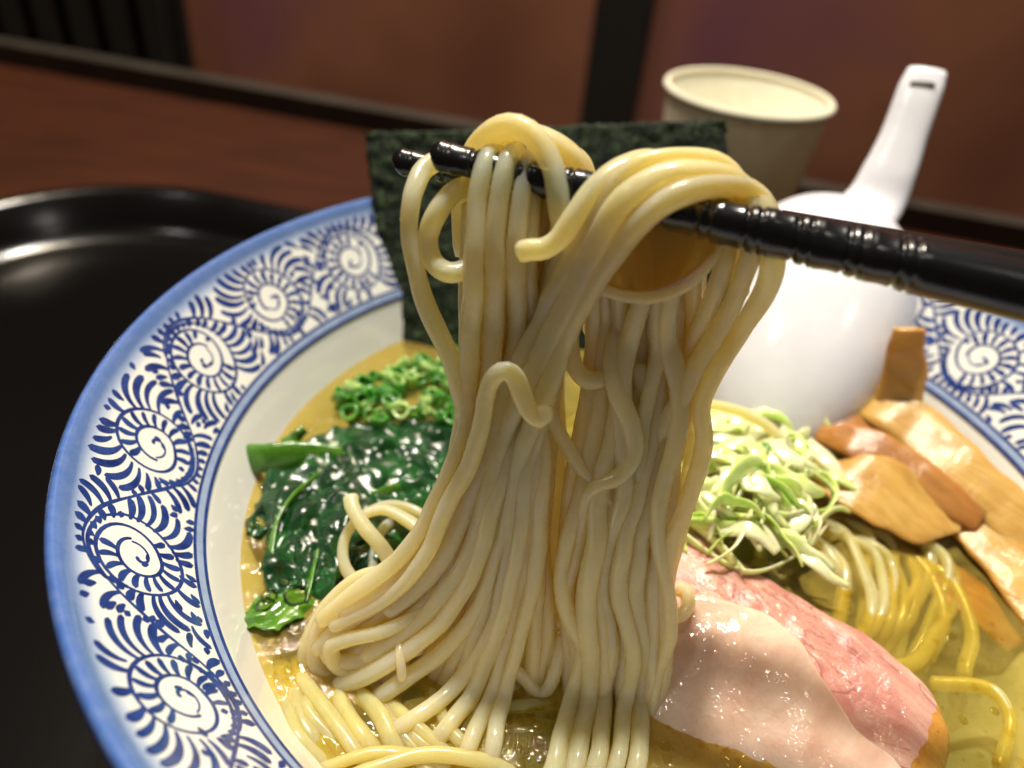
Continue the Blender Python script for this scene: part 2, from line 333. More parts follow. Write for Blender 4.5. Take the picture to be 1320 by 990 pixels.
for k in range(NM):
    cx = k*SP; cy = bl*.53+rng.uniform(-.04, .04); centres.append((cx, cy, 1 if k % 2 == 0 else -1))
R1, R0 = .82, .40
spir = []
for cx, cy, h in centres:
    th = np.linspace(0, 1, 70); a0 = math.radians(200 if h > 0 else 20)
    # two turns inward
    ang = a0+h*th*4*math.pi; r = np.interp(th, [0, .4, .62, 1], [R1+.03, R1-.05, .44, .36])*(1+.02*np.sin(ang*3+cx))
    P = np.c_[cx+r*np.cos(ang), cy+r*np.sin(ang)*1.02]; line(P, .064); spir.append((ang, r))
# vines: from one spiral over to the next one
for k in range(NM):
    cx, cy, h = centres[k]; nx, ny, _ = cx+SP, centres[(k+1) % NM][1], 0
    s_ = 1 if h > 0 else -1
    P0 = [(cx-.80*.94, cy-.8*.34*s_), (cx-.62, cy-.72*s_), (cx-.0, cy-.98*s_), (cx+.72, cy-.72*s_), (cx+SP*.5, cy-.05*s_), (nx-.72, cy+.62*s_), (nx-.1, cy+.93*s_), (nx+.5, cy+.75*s_), (nx+.83, cy+.3*s_)]
    P, _ = cr(P0, 60); P[:, 1] = np.clip(P[:, 1], lo, hi-.12); line(P, .064)
allob = np.vstack([np.r_[o_] for o_ in obst]); 
def clear(p, own=None, mrg=.06):
    if p[1] < lo or p[1] > hi: return False
    return True
def grow(p0, d0, bend, maxlen, ww, skip=.07):
    p = np.array(p0, float); a = math.atan2(d0[1], d0[0]); L = [p.copy()]; s_ = 0
    step = .03
    while s_ < maxlen:
        a += bend*step; p = p+np.array([math.cos(a), math.sin(a)])*step; s_ += step
        q = p.copy(); 
        if q[1] < lo+.03 or q[1] > hi-.02: break
        if s_ > skip:
            d = np.hypot(allob[:, 0]-q[0], allob[:, 1]-q[1])
            if d.min() < .050: break
        L.append(p.copy())
    if len(L) < 4: return
    L = np.array(L)
    if drawn:
        near = np.vstack(drawn[-260:]); dd = np.hypot(near[:, 0][:, None]-L[:, 0], near[:, 1][:, None]-L[:, 1]).min(0); bad = np.nonzero(dd < .078)[0]
        if len(bad):
            L = L[:bad[0]]
            if len(L) < 4: return
    drawn.append(L)
    f = np.linspace(0, 1, len(L)); bulb = 1.6*ww*(.35+.75*np.sin(np.pi*np.clip(f*.82+.05, 0, 1))**.8*(.45+.75*f))
    ribbon(L[::2] if len(L) > 9 else L, bulb[::2] if len(L) > 9 else bulb)
drawn = []
for km, ((cx, cy, h), (ang, r)) in enumerate(zip(centres, spir)):
    # teeth hang from each turn of the line towards the inside
    arc = 0; last = 0
    for i in range(1, len(ang)-6):
        arc += abs(ang[i]-ang[i-1])*r[i]
        if arc-last < (.150 if r[i] > .45 else .125): continue
        last = arc; p = (cx+r[i]*math.cos(ang[i]), cy+r[i]*math.sin(ang[i]))
        if abs(ang[i]-ang[0]) > 2.3*math.pi:   # from the inner turn outwards
            a = ang[i]+h*.7; grow(p, (math.cos(a), math.sin(a)), -h*2.4, .40, .075*rng.uniform(.85, 1.15))
    # comma in the eye
    t_ = np.linspace(0, 1, 16); a = ang[-1]+h*t_*4.0; rr_ = .31*(1-t_)**.9+.05
    P = np.c_[cx+rr_*np.cos(a)*.85, cy+rr_*np.sin(a)*.85]; ribbon(P, np.interp(t_, [0, .6, 1], [.035, .05, .085]))
    for q in range(3):
        aa = a[5]+h*(q*.55); p = (cx+.2*math.cos(aa), cy+.2*math.sin(aa)); grow(p, (math.cos(aa+h*1.9), math.sin(aa+h*1.9)), h*3, .10, .05)
    # big strokes outside the outermost turn
    nst = 30
    for q in range(nst):
        aa = 2*math.pi*q/nst+rng.uniform(-.03, .03); p = (cx+(R1*.98)*math.cos(aa), cy+(R1*.98)*math.sin(aa))
        a = aa+h*.55; grow(p, (math.cos(a), math.sin(a)), -h*1.8, .80, .088*rng.uniform(.85, 1.2), .11)
# strokes on the vines
for o_ in obst[NM:]:
    drawn_all = np.vstack(drawn); sel = np.abs(drawn_all[:, 0]-o_[:, 0].mean()) < 2.6; drawn[:] = [drawn_all[sel]] + [np.zeros((1, 2))-99]; hold = drawn_all[~sel]
    d = np.linalg.norm(np.diff(o_, axis=0), axis=1); acc = 0
    for i in range(2, len(o_)-2):
        acc += d[i]
        if acc < .150: continue
        acc = 0; tt = o_[i+1]-o_[i-1]; tt /= np.linalg.norm(tt)+1e-9
        for sd in (1, -1):
            nn_ = np.array([-tt[1], tt[0]])*sd; a = math.atan2(nn_[1], nn_[0])-sd*.5
            grow(o_[i]+nn_*.01, (math.cos(a), math.sin(a)), sd*2.0, .55, .085*rng.uniform(.85, 1.2), .10)
    drawn.insert(0, hold)
alld = np.vstack(drawn)
for q in range(5200):
    x_ = rng.uniform(0, NM*SP); y_ = rng.uniform(lo+.05, hi-.04); k = int(round(x_/SP)) % NM; cx = round(x_/SP)*SP; cy = centres[k][1]; h = centres[k][2]
    if np.hypot(alld[:, 0]-x_, alld[:, 1]-y_).min() < .115 or np.hypot(allob[:, 0]-x_, allob[:, 1]-y_).min() < .09 or math.hypot(x_-cx, y_-cy) < .5: continue
    a = math.atan2(y_-cy, x_-cx)+h*.6; n0 = len(drawn); drawn2 = drawn; keep = alld[np.abs(alld[:, 0]-x_) < 1.2]; drawn = [keep] if len(keep) else []
    m0 = len(drawn); grow((x_, y_), (math.cos(a), math.sin(a)), -h*2, .5, .08)
    if len(drawn) > m0: alld = np.vstack([alld, drawn[-1]]); drawn2.append(drawn[-1])
    drawn = drawn2
full = np.linspace(0, 2*math.pi*RM, 361)
for yy, ww in ((.10, .07), (-.115, .075)): ribbon(np.c_[full, np.full(361, yy)], ww, .008)
mesh('vine_pattern', np.vstack(PV), PF, M['cobalt'], bo)
PV, PF = [], []
ribbon(np.c_[full, np.full(361, -.01)], .16, .004)
mesh('pale_blue_ring', np.vstack(PV), PF, M['cobalt_wash'], bo)
# ---- broth
ZS = -3.3
V, F = lathe([(.25, -7.4), (3, -7.25), (5.3, -6.75), (7.15, -5.6), (8.2, -4.4), (8.62, -3.6), (8.66, ZS+.05), (8.45, ZS+.01), (8.2, ZS), (6, ZS), (3, ZS), (.2, ZS)], 128, BC)
tag(mesh('ramen_broth', V, F, M['broth'], origin=(BC[0], BC[1], ZS)), 'clear golden broth filling the ramen bowl', 'broth')

# ================================================================== CHOPSTICKS
def chopstick(A, B, r0, r1, tip_len, label):
    A = np.array(A); B = np.array(B); L = np.linalg.norm(B-A); T = (B-A)/L
    s = np.unique(np.r_[0, .02, .06, .12, .2, np.arange(.25, tip_len+.3, .028), np.linspace(tip_len+.3, L, 30)])
    r = np.interp(s, [0, tip_len, tip_len+3, L], [r0, r0+(r1-r0)*.62, r0+(r1-r0)*.75, r1])
    r *= np.sqrt(np.clip(1-np.clip(1-s/.2, 0, 1)**2, .02, 1))
    ph = (s % .66)/.66
    groove = np.where((ph < .52) & (s < tip_len) & (s > .2), np.maximum(0, np.sin(ph/.52*4*math.pi*1.0))**1.5*.045+.012, 0)
    bulge = np.where(s < tip_len, .03*np.sin(ph*math.pi*2-.6), 0)
    r = r-groove+bulge*.6
    a = np.cross(T, [0, 0, 1.]); a /= np.linalg.norm(a); b = np.cross(T, a); n = 28; V = []
    for i in range(len(s)):
        for k in range(n):
            th = 2*math.pi*k/n; wob = 1+.03*math.sin(3*th+s[i]*2.3)*(s[i] < tip_len)
            sh = .03*math.sin(th)*(s[i] < tip_len)
            V.append(A+T*(s[i]+sh)+(a*math.cos(th)+b*math.sin(th))*r[i]*wob)
    F = [(i*n+k, i*n+(k+1) % n, (i+1)*n+(k+1) % n, (i+1)*n+k) for i in range(len(s)-1) for k in range(n)]
    F += [tuple(range(n))[::-1], tuple(len(V)-n+k for k in range(n))]
    tag(mesh('chopstick', V, F, M['chop']), label, 'chopstick')
def ext(A, B, L): A = np.array(A); B = np.array(B); T = (B-A)/np.linalg.norm(B-A); return A, A+T*L
A, B = ext(atd(556, 199, 11.5), atd(1320, 375, 9.9), 19)
ln = np.linalg.norm(atd(1185, 342, 10.2)-A)
chopstick(A, B, .22, .46, ln, 'black ridged chopstick nearer the camera, holding up the noodles')
A, B = ext(atd(507, 207, 12.3), atd(1000, 296, 11.5), 19)
chopstick(A, B, .20, .36, 6.0, 'black ridged chopstick behind, its tip poking furthest left')

# ================================================================== NOODLES
NCOUNT = 0
G1 = 'noodle strands lifted by the chopsticks'
def strand(P, r=.158, mat='noodle', label=None, group=None, wig=.03, n=None, seed=0, flat=1.):
    global NCOUNT; NCOUNT += 1
    P, L = cr(P, 8) if False else cr(P, n or 90)
    sd = NCOUNT+seed
    W = P[:, :3].copy()
    s = np.linspace(0, L, len(W))
    for i in range(len(W)):
        W[i] += min(1, 2.5*i/len(W))*wig*1.6*np.array([nz((s[i]*.55, 0, 0), 1, sd), nz((0, s[i]*.9, 4), 1, sd), nz((9, 0, s[i]*.55), 1, sd)])
    r = r*.90
    rad = np.array([r*(1+.13*nz((q*.8, 3, 0), 1, sd)+.035*nz((q*3.1, 1, 0), 1, sd)) for q in s])
    rad[0] *= .82; rad[-1] *= .82
    asp = np.array([nz((q*.35, 6, 0), 1, sd+3)*.42 for q in s])
    kk = np.array([[nz((q*1.5, 2, 1), 1, sd+5), nz((q*1.5, 5, 2), 1, sd+6), 0] for q in s])*min(.05, wig*1.3)*np.clip(s/2-.6, 0, 1)[:, None]
    W = W+kk
    V, F = sweep(W, rad*(1+asp), rad*(1-asp*.8)*flat, n=14, power=2.5, twist=np.array([1.6*nz((q*.25, 1, 8), 1, sd) for q in s]))
    o = mesh('noodle', V, F, M[mat]); tag(o, label, 'noodle', group); return o
def base_d(y, x=660):
    b = 11.25+(y-190)*(2.55/760); k = 1/11.5+(x-556)*(1/9.9-1/11.5)/764
    w_ = min(1, max(0, (430-y)/150)) if x > 560 else 0
    return b*(1-w_)+w_*min(b, 1/k)
def px(lst, off=0., dx=0., dy=0., lie=False):
    if lie:
        R_ = []
        for i, q in enumerate(lst):
            d = base_d(q[1], q[0])+off+(q[2] if len(q) > 2 else 0); zt = ZS+.10 if i < len(lst)-1 else ZS-.5
            dd = dirp(q[0], q[1]); ds = (zt-CC[2])/dd[2]; R_.append(CC+dd*min(d, ds))
        return np.array(R_)
    """survey points (x, y[, depth offset]) -> places"""
    return np.array([atd(q[0]+dx, q[1]+dy, base_d(q[1]+dy, q[0]+dx)+off+(q[2] if len(q) > 2 else 0)) for q in lst])
def on(lst, z0=ZS): return np.array([atz(q[0], q[1], z0+(q[2] if len(q) > 2 else 0)) for q in lst])
def hang(top, bottom, *a, **k): pass
FR = 'pale noodle hanging down the front of the lifted bundle'
BK = 'amber backlit noodle hanging in the right half of the lifted bundle'
AR = 'noodle arching over the chopsticks at the left of the lifted bundle'
DG = 'noodle draped over the right of the chopsticks and slanting down to the lower left'
# left loop
strand(px([(650,225,1.1),(612,208,.9),(578,203,.62),(548,217,.4),(536,238,.15),(530,262),(528,310),(540,368),(560,425),(588,488),(603,560),(590,640),(560,700,.1),(505,752),(440,790)]), label='leftmost lifted noodle, curving out past the chopstick tips')
strand(px([(640,238,.8),(610,240,.4),(585,248,.15),(562,275,.0),(550,305),(556,335,-.05),(577,349,-.05),(602,342,.1),(622,318,.45),(634,280,.8)]), label='noodle making a small teardrop loop below the chopstick tips')
strand(px([(604,262,.9),(602,320,.9),(599,400,.8),(606,470,.7),(612,540,.5),(590,620,.5)]), r=.12, label='thin noodle seen through the gap beside the teardrop loop')
strand(px([(519,285,.15),(524,276,.12),(530,262,.2)]), r=.07, n=14, wig=0, label='tiny noodle nub sticking out of the leftmost lifted noodle')
# arches
strand(px([(598,330,1.3),(596,262,1.1),(606,208,.7),(630,174,.2),(660,163,-.1),(690,178,-.2),(711,212,-.2),(722,262,-.15),(726,320,0),(708,380,.1),(680,450,.1),(655,530,.1),(640,620,.1),(612,720,.1),(560,810,.1),(480,872,.15),(430,900,.5)]), r=.19, label='thick noodle forming the highest arch over the chopsticks')
strand(px([(622,250,1.2),(628,204,.7),(655,172,.3),(690,172,.1),(728,192,.15),(752,222,.35),(765,262,.9),(770,330,1.2),(765,430,1.2)]), r=.165, label='noodle arching just behind the highest arch, to the right')
strand(px([(700,230,1.2),(715,205,.6),(735,200,.35),(752,215,.4),(757,245,.7),(752,300,1.0),(745,380,1.0)]), r=.15, label='short noodle curl beside the dark chopstick gap')
for i, (x0, b) in enumerate([(634, 0), (662, .02), (690, .12), (707, .3)]):
    q = [(x0+22, 250, 1.3), (x0+12, 208, .7), (x0+2, 196, .15), (x0-10, 214, -.2+b), (x0-20, 262, -.22+b), (x0-25, 340, -.2+b), (x0-30+i*3, 430, -.15+b)]
    tail = [[(606,500),(594,565),(562,640),(520,712),(455,765),(412,800,.1)], [(625,520),(600,600),(572,680),(520,752),(452,800),(408,838,.1)], [(642,520),(622,610),(600,690),(556,770),(480,830),(425,858,.2)], [(655,540),(640,640),(618,730),(575,820),(520,880),(455,920,.5)]][i]
    strand(px(q+[(*p[:2], (p[2] if len(p) > 2 else 0)+b) for p in tail]), r=.165, label=['first noodle right of the teardrop loop, hanging from the chopsticks', 'second noodle right of the teardrop loop, hanging from the chopsticks', 'third noodle right of the teardrop loop, under the highest arch', 'fourth noodle right of the teardrop loop, half hidden by the highest arch'][i], group='noodles hanging below the highest arch')
# diagonals from right top to left bottom
strand(px([(668,326,-.45),(682,322,-.45),(702,320,-.42),(722,306,-.4),(742,276,-.38),(768,240,-.35),(800,214,-.2),(840,204,0),(890,222,.2),(935,248,.5),(960,300,.9),(955,380,1.0)]), r=.165, label='noodle whose blunt end hooks to the left in the middle of the bundle')
diag = [
 [(985,330,.9),(975,270,.5),(950,236,.1),(905,222,-.25),(850,228,-.45),(800,262,-.5),(765,318,-.45),(732,390,-.35),(702,455,-.3),(668,520,-.25),(640,590,-.2),(618,670,-.15),(590,740,-.1),(540,800,-.05),(470,845)],
 [(1000,330,1.0),(992,276,.6),(968,246,.2),(925,240,-.2),(872,252,-.45),(826,284,-.5),(790,330,-.45),(752,394,-.4),(722,455,-.32),(694,530,-.28),(668,610,-.2),(650,690,-.15),(628,770,-.1),(605,850,0),(585,930,.2)],
 [(975,320,.9),(962,262,.4),(930,214,.1),(880,204,-.1),(822,212,-.25),(782,246,-.3),(756,300,-.3),(722,362,-.22),(690,430,-.18),(655,505,-.15),(630,580,-.1),(600,660,-.05),(560,735,0),(500,790)],
 [(940,330,.9),(925,262,.3),(890,240,-.25),(845,262,-.45),(800,308,-.4),(765,360,-.34),(735,424,-.26),(705,510,-.2),(684,600,-.15),(672,690,-.1),(655,790,0),(640,880,.1),(628,960,.3)],
 [(900,330,1.0),(888,250,.4),(850,215,.1),(800,226,-.1),(768,276,-.12),(742,340,-.1),(716,410,-.05),(690,490,0),(664,570,0),(646,650,0),(625,740,0),(600,820,0),(560,900,.2),(540,960,.4)]]
for i, d_ in enumerate(diag): strand(px(d_), r=.172 if i < 2 else .16, label='noodle slanting down left from the chopsticks, '+['lying uppermost and ending at the lower left swag', 'just below the uppermost one', 'just behind the hooked blunt end', 'dropping steeply past the bright zigzag end', 'deepest one, next to the gap in the bundle'][i], group='noodles slanting from the right of the chopsticks')
# bright bent end
strand(px([(703,524,-.75),(699,540,-.75),(684,532,-.7),(673,508,-.66),(664,486,-.62),(650,477,-.6),(635,487,-.55),(626,512,-.45),(618,560,-.36),(600,610,-.3),(575,655,-.25),(548,715,-.2),(505,765,-.1),(430,805)]), r=.15, label='bright noodle whose cut end zigzags forward on the front of the bundle')
# right strands
strand(px([(930,300,1.),(950,262,.6),(975,254,.3),(993,290,.2),(996,340,.1),(984,385),(958,425),(926,472),(906,522),(909,574),(893,625),(866,690),(850,760),(856,830),(850,885),(828,935,.1),(810,975,.5)]), r=.17, label='outermost noodle at the right of the lifted bundle, wavy against the spoon')
strand(px([(925,262,.9),(945,250,.5),(968,262,.25),(972,310,.15),(948,380,.1),(914,440),(885,500,.0),(860,545,.1),(835,580,.3),(812,640,.5),(800,720,.5)]), r=.19, label='broad noodle just inside the outermost right one, crossing the pale gap')
strand(px([(905,290,.8),(925,290,.4),(936,330,.2),(916,392,.15),(890,455,.2),(872,530,.2),(868,600,.2),(862,660,.1),(842,740),(838,820),(834,900),(800,960,.3)]), r=.165, label=BK, group='backlit noodles in the right half of the bundle')
strand(px([(735,320,-.2),(748,345,-.3),(768,366,-.32),(800,380,-.33),(836,384,-.33),(872,376,-.32),(902,356,-.3),(922,326,-.15),(930,290,.4)]), r=.10, label='thin noodle sagging in a U under the right part of the chopsticks')
Vc = px([(x, y, -.33) for x, y in [(748,345),(768,366),(800,380),(836,384),(872,376),(902,356),(922,326)]]); Vt = px([(x, y, -.30) for x, y in [(752,300),(768,262),(796,244),(838,240),(872,248),(906,262),(932,285)]])
VV, FF = [], []
for i in range(7):
    for j in range(6):
        f = j/5; p = Vc[i]*(1-f)+Vt[i]*f-FW*.06*math.sin(f*math.pi)*math.sin(i/6*math.pi); VV.append(p)
FF = [(i*6+j, i*6+j+1, i*6+j+7, i*6+j+6) for i in range(6) for j in range(5)]
fo = mesh('broth_film', VV, FF, M['film']); sm = fo.modifiers.new('thickness', 'SOLIDIFY'); sm.thickness = .0003
sb = fo.modifiers.new('smooth', 'SUBSURF'); sb.levels = sb.render_levels = 2
tag(fo, 'amber film of broth stretched between the sagging noodle and the chopsticks', 'broth film')
strand(px([(742,395,.4),(736,440,.25),(742,472,.2),(760,491,.15),(783,484,.15),(800,458,.3),(806,410,.5)]), r=.15, label='noodle making a small upward hook left of the middle gap')
strand(px([(800,400,.4),(790,450,.1),(794,500,-.05),(812,545,-.1),(818,582,-.1),(800,613,-.1),(772,626,-.08),(754,650,0),(748,700,.1),(732,760,.1),(742,830,.1),(748,920,.15),(752,985,.4)]), r=.16, label='wavy noodle curling in front of the dark gap at mid height')
strand(px([(700,520,.1),(722,560,.1),(744,596,.05),(768,624,.05),(790,660,.1),(786,720,.1)]), r=.14, label='noodle crossing the middle gap from upper left to lower right')
strand(px([(820,470,.2),(838,530,.2),(850,560,.2),(840,600,.15),(843,650,.1),(842,682,.1)]), r=.16, label='noodle with a rounded free end hanging beside the right edge')
for i, (x0, x1, ph) in enumerate([(848, 800, 0.), (822, 762, 2.1), (872, 846, 4.)]):
    q = [(x0+26, 270, .9), (x0+14, 262, .5), (x0+8, 310, .15)] + [(x0+(x1-x0)*j/9+(7+3*i)*math.sin(ph+j*1.5), 380+j*62, .02-.03*i) for j in range(10)]
    strand(px(q, lie=True), r=.15+.012*i, label=['wavy noodle', 'wavier front noodle', 'thick wavy noodle'][i]+' down the front of the right half, '+['left of the outermost strands', 'beside the middle gap', 'next to the pork'][i])
# amber back curtain
rs = np.random.RandomState(11)
for i in range(17):
    f = i/16; x0 = 770+130*f+rs.uniform(-10, 10); layer = .35+.9*((i*7) % 5)/4
    if i % 3 == 0: xm, xb = 735+110*f, 720+120*f
    else: xm, xb = 745+125*f, 725+122*f
    ph = rs.uniform(0, 6); am = rs.uniform(5, 13)
    q = [(x0+20, 262, 1.4), (x0+6, 248, 1.0), (x0, 290, layer)]
    for j, yy in enumerate(np.linspace(360, 985, 9)):
        g_ = (yy-360)/625; xx = (x0*(1-g_)**1.3+xm*(1-(1-g_)**1.3))*(1-g_*g_)+xb*g_*g_
        if 3 <= i <= 5 and 400 < yy < 720: xx += 10
        q.append((xx+am*math.sin(ph+j*1.15), yy, layer*(1-.5*g_)+(.35 if j == 8 else 0)))
    strand(px(q), r=rs.uniform(.145, .175), label=BK, group='backlit noodles in the right half of the bundle')
# back layers of the left half
for i in range(15):
    f = i/14; x0 = 622+120*f; layer = .25+.95*((i*5) % 4)/3
    x1 = 612+110*f; x2 = 590+125*f; x3 = 500+215*f; x4 = 470+240*f
    y4 = 900+80*f**.6
    q = [(x0+15, 255, 1.6), (x0+6, 215+10*f, 1.1), (x0, 262, layer), (x1, 380, layer), ((x1+x2)/2, 470, layer), (x2, 580, layer*.9), (x2*.7+x3*.3, 690, layer*.7), (x2*.25+x3*.75, 800, layer*.5), (x3*.6+x4*.4, 870, layer*.4), (x4, y4, layer*.3+.5)]
    if f < .35: q[6:] = [(x2*.72+x3*.28-8, 670, layer*.6), (x3+18, 742, layer*.45), (x3-45, 800+30*f, layer*.4), (x3-85, 845+60*f, .35)]
    q = [(a_[0]+rs.uniform(-7, 7), a_[1], a_[2]) for a_ in q]
    strand(px(q), r=rs.uniform(.145, .175), label='noodle packed deep inside the left half of the lifted bundle', group='noodles inside the left half of the bundle')
# fan of front strands at the foot of the bundle
fan = [[(652,600),(640,700),(612,790),(560,850),(500,890),(468,915,.2)], [(662,620),(655,720),(632,810),(590,880),(530,930),(470,965,.4)], [(676,600),(664,720),(640,820),(610,890),(575,940),(530,985,.4)],
       [(690,600),(676,720),(655,820),(632,900),(606,960,.1),(590,1010,.4)], [(700,620),(690,730),(665,830),(648,900),(636,960,.1),(630,1010,.4)], [(640,640),(610,740),(560,812),(490,860),(430,885,.2)]]
for i, q in enumerate(fan):
    q = [(752+i*5, 258, 1.1), (738+i*5, 246, .8), (722+i*4, 300, .45), (700+i*4, 400, .3), (682+i*3, 500, .18)] + q
    strand(px(q, -.12-.05*(i % 3), lie=True), r=.16, label=['front noodle fanning furthest left at the foot of the bundle', 'front noodle fanning second furthest left above the broth', 'front noodle third from the left in the foot fan', 'front noodle reaching the broth just left of the V noodle', 'nearly upright front noodle beside the V noodle', 'front noodle sweeping under the lower left bulge'][i], group='front noodles fanning out at the foot of the bundle')
strand(px([(610,800,.3),(632,850,.1),(654,856,0),(674,872,0),(692,893,0),(706,890,0),(718,860,.1),(728,820,.3)]), r=.13, label='noodle bending in a sharp V low in the gap of the bundle')
strand(px([(628,850,.2),(645,880,.1),(664,892,.1),(672,912,.1),(662,935,.1),(636,946,.1),(600,955,.3)]), r=.14, label='noodle turning back in a small hook above the broth, below the V')
strand(px([(640,800,.5),(690,806,.5),(740,800,.5),(790,800,.6)]), r=.14, label='noodle lying crosswise behind the gap in the bundle')
strand(px([(518,822,.1),(516,842,-.2),(517,858,-.3),(519,876,-.32)], -.1), r=.09, n=16, wig=0, label='short thin stub of noodle hanging low on the left swag')
colm = [(735, 722), (757, 748), (782, 775), (806, 802), (826, 828)]
for i, (xa, xb) in enumerate(colm):
    strand(px([(xa+52, 262, 1.1), (xa+42, 250, .7), (xa+40, 330, .4), (xa+44, 430, .3), (xa+36, 540, .22), (xa+14, 640, .1), (xa+4+rs.uniform(-10, 10), 700), (xa-6+rs.uniform(-9, 9), 770), (xa+6+rs.uniform(-9, 9), 840), (xa, 895), (xb, 945), (xb-8, 990), (xb-30, 1060)], -.1*(i % 2), lie=True), r=rs.uniform(.15, .19), label=['noodle at the left edge of the column beside the pork, next to the V noodle', 'second noodle from the left in the column beside the pork', 'middle noodle of the column at the foot of the bundle beside the pork', 'noodle second from the pork in the foot column', 'noodle of the foot column touching the pale pork slice'][i], group='noodles in the column beside the pork')
# swag fold at the left
for i, q in enumerate([[(548,700,.5),(500,748,.5),(455,762,.45),(420,795,.3),(404,838,.2),(418,868,.15),(470,882,.1),(530,862,.1)], [(560,735,.4),(505,776,.3),(455,796,.2),(425,822,.1),(425,848,.05),(470,852),(540,830)], [(520,735,.6),(470,742,.6),(432,772,.5),(405,812,.35),(396,850,.35),(410,885,.3),(455,905,.3),(520,890,.3)], [(600,720),(560,778),(500,812,-.1),(450,826,-.1),(428,838,-.1),(440,862,0),(500,870,.1)]]):
    strand(px(q), r=.165, label='noodle folded back in the bulge at the lower left of the bundle', group='noodles folded in the lower left bulge')
# loops lying on the spinach
strand(on([(452,640,1.5),(455,655,1.45),(470,680,1.3),(492,708,1.1),(508,740,.9),(520,780,.6)]), r=.15, label='noodle with its blunt end raised over the spinach')
strand(on([(560,700,1.),(528,672,1.1),(495,657,1.1),(464,668,1.),(446,695,.8),(446,728,.6),(466,756,.4),(500,780,.3)]), r=.14, label='noodle curling in a round loop on the spinach')
strand(on([(560,672,.9),(528,656,1.),(498,652,.9),(470,662,.8)]), r=.10, label='thin noodle running along the top of the round loop')
strand(on([(505,672,.6),(492,685,.6),(482,712,.4),(480,745,.2)]), r=.10, n=30, label='thin noodle standing inside the round loop')
strand(on([(870,756,1.),(884,760,1.05),(888,776,1.05),(880,792,1.),(862,798,.9),(846,796,.8)]), r=.13, label='noodle tip curling out onto the pink pork')
strand(on([(884,520,1.6),(920,522,1.7),(965,534,1.6),(1000,560,1.3),(1022,592,.9),(1035,625,.5)]), r=.13, mat='noodle', label='pale noodle arching over the shredded leek by the spoon')
# soaked noodles in the broth
def soak(q, label, group, r=.15): strand(on(q), r=r, mat='noodle_wet', label=label, group=group, wig=.06)
GL = 'soaked noodle under the broth at the lower left of the bowl'
for i in range(12):
    a = i*14+rs.uniform(-9, 9); j_ = lambda: rs.uniform(-14, 14)
    q = [(345+a*.9+j_(), 835+rs.uniform(-10, 30), -.9), (362+a*1.05+j_(), 885+j_(), -.10-.3*rs.rand()), (385+a*1.15+j_(), 935+j_(), .06-.25*rs.rand()), (425+a*1.2+j_(), 985, -.05-.2*rs.rand()), (480+a*1.3+j_(), 1040, -.3)]
    soak(q, GL, 'soaked noodles at the lower left')
for q in ([(385,1000,-.2),(430,985,.0),(480,968,.04),(530,972,.02),(580,990,-.1)], [(430,1010,.0),(490,988,.1),(545,974,.12),(610,978,.06),(660,1000,-.1)], [(540,930,-.2),(620,915,-.1),(700,905,-.1),(760,915,-.3)], [(600,960,-.3),(680,930,-.2),(740,940,-.2)]):
    soak(q, 'soaked noodle lying crosswise in the broth at the foot of the bundle', 'crosswise soaked noodles', .125)
GR = 'soaked noodle under the broth between leek and bamboo shoots'
for i in range(16):
    a = i*11+rs.uniform(-8, 8); j_ = lambda: rs.uniform(-16, 16)
    q = [(985+a*.7+j_(), 670+j_(), -.5), (1030+a+j_(), 690+j_(), .10-.3*rs.rand()), (1066+a*.9+j_(), 735+j_(), .05-.3*rs.rand()), (1080+a*.7+j_(), 790+j_(), -.15-.25*rs.rand()), (1050+a*.7+j_(), 855+j_(), -.8)]
    soak(q, GR, 'soaked noodles between leek and bamboo', .125)
for q in ([(1180,720,-.2),(1225,750,-.15),(1250,810,-.25),(1240,870,-.5)], [(1200,880,-.5),(1270,890,-.2),(1300,930,-.2),(1290,990,-.4)], [(1120,860,-.5),(1180,850,-.4),(1215,800,-.4)], [(1150,700,-.2),(1195,735,-.15),(1215,790,-.3),(1195,850,-.6)]):
    soak(q, 'lone soaked noodle blurred in the broth right of the pork', 'lone soaked noodles right of the pork', .15)
for i in range(26):                            # mass under the soup
    a = rs.uniform(0, 6.28); r0 = rs.uniform(1, 6.3); q = []
    for j in range(6):
        a += .22; rr_ = r0+.4*math.sin(j); q.append((BC[0]+rr_*math.cos(a), BC[1]+rr_*math.sin(a)*1., -4.2-rs.uniform(0, 1.)))
    strand(q, r=.16, mat='noodle_wet', label='noodle lying deep in the broth under the toppings', group='noodles deep in the broth', wig=.3, n=40)

# ================================================================== NORI
A0, A1, B0, B1 = atd(468, 170, 21.5), atd(936, 154, 19.7), atz(502, 447, -3.5), None
B1 = A1+(B0-A0)+np.array([-.25, 0, 0])
nx_, ny_ = 90, 60; V = []; dn = np.cross(A1-A0, B0-A0); dn /= np.linalg.norm(dn)
for side in (0, 1):
    for j in range(ny_+1):
        for i in range(nx_+1):
            u, v = i/nx_, j/ny_; p = (A0*(1-u)+A1*u)*(1-v)+(B0*(1-u)+B1*u)*v
            e = .06*(nz((u*22, v*22, 0), 1, 3))
            if i in (0, nx_) or j == 0: p = p+(A1-A0)/9*.08*nz((u*60, v*60, 2), 1, 5)*(i in (0, nx_))+(B0-A0)/7*.07*nz((u*70, 1, 2), 1, 6)*(j == 0)
            p = p+dn*(e+.18*math.sin(u*3.3+.5)*(1-v*.5)+.03*nz((u*60, v*50, 4), 1, 2)+side*.02); V.append(p)
q = (nx_+1)*(ny_+1); F = []
for j in range(ny_):
    for i in range(nx_):
        a = j*(nx_+1)+i; F.append((a, a+1, a+nx_+2, a+nx_+1)); F.append((q+a, q+a+nx_+1, q+a+nx_+2, q+a+1))
for i in range(nx_): F.append((i, q+i, q+i+1, i+1)); a = ny_*(nx_+1)+i; F.append((a, a+1, q+a+1, q+a))
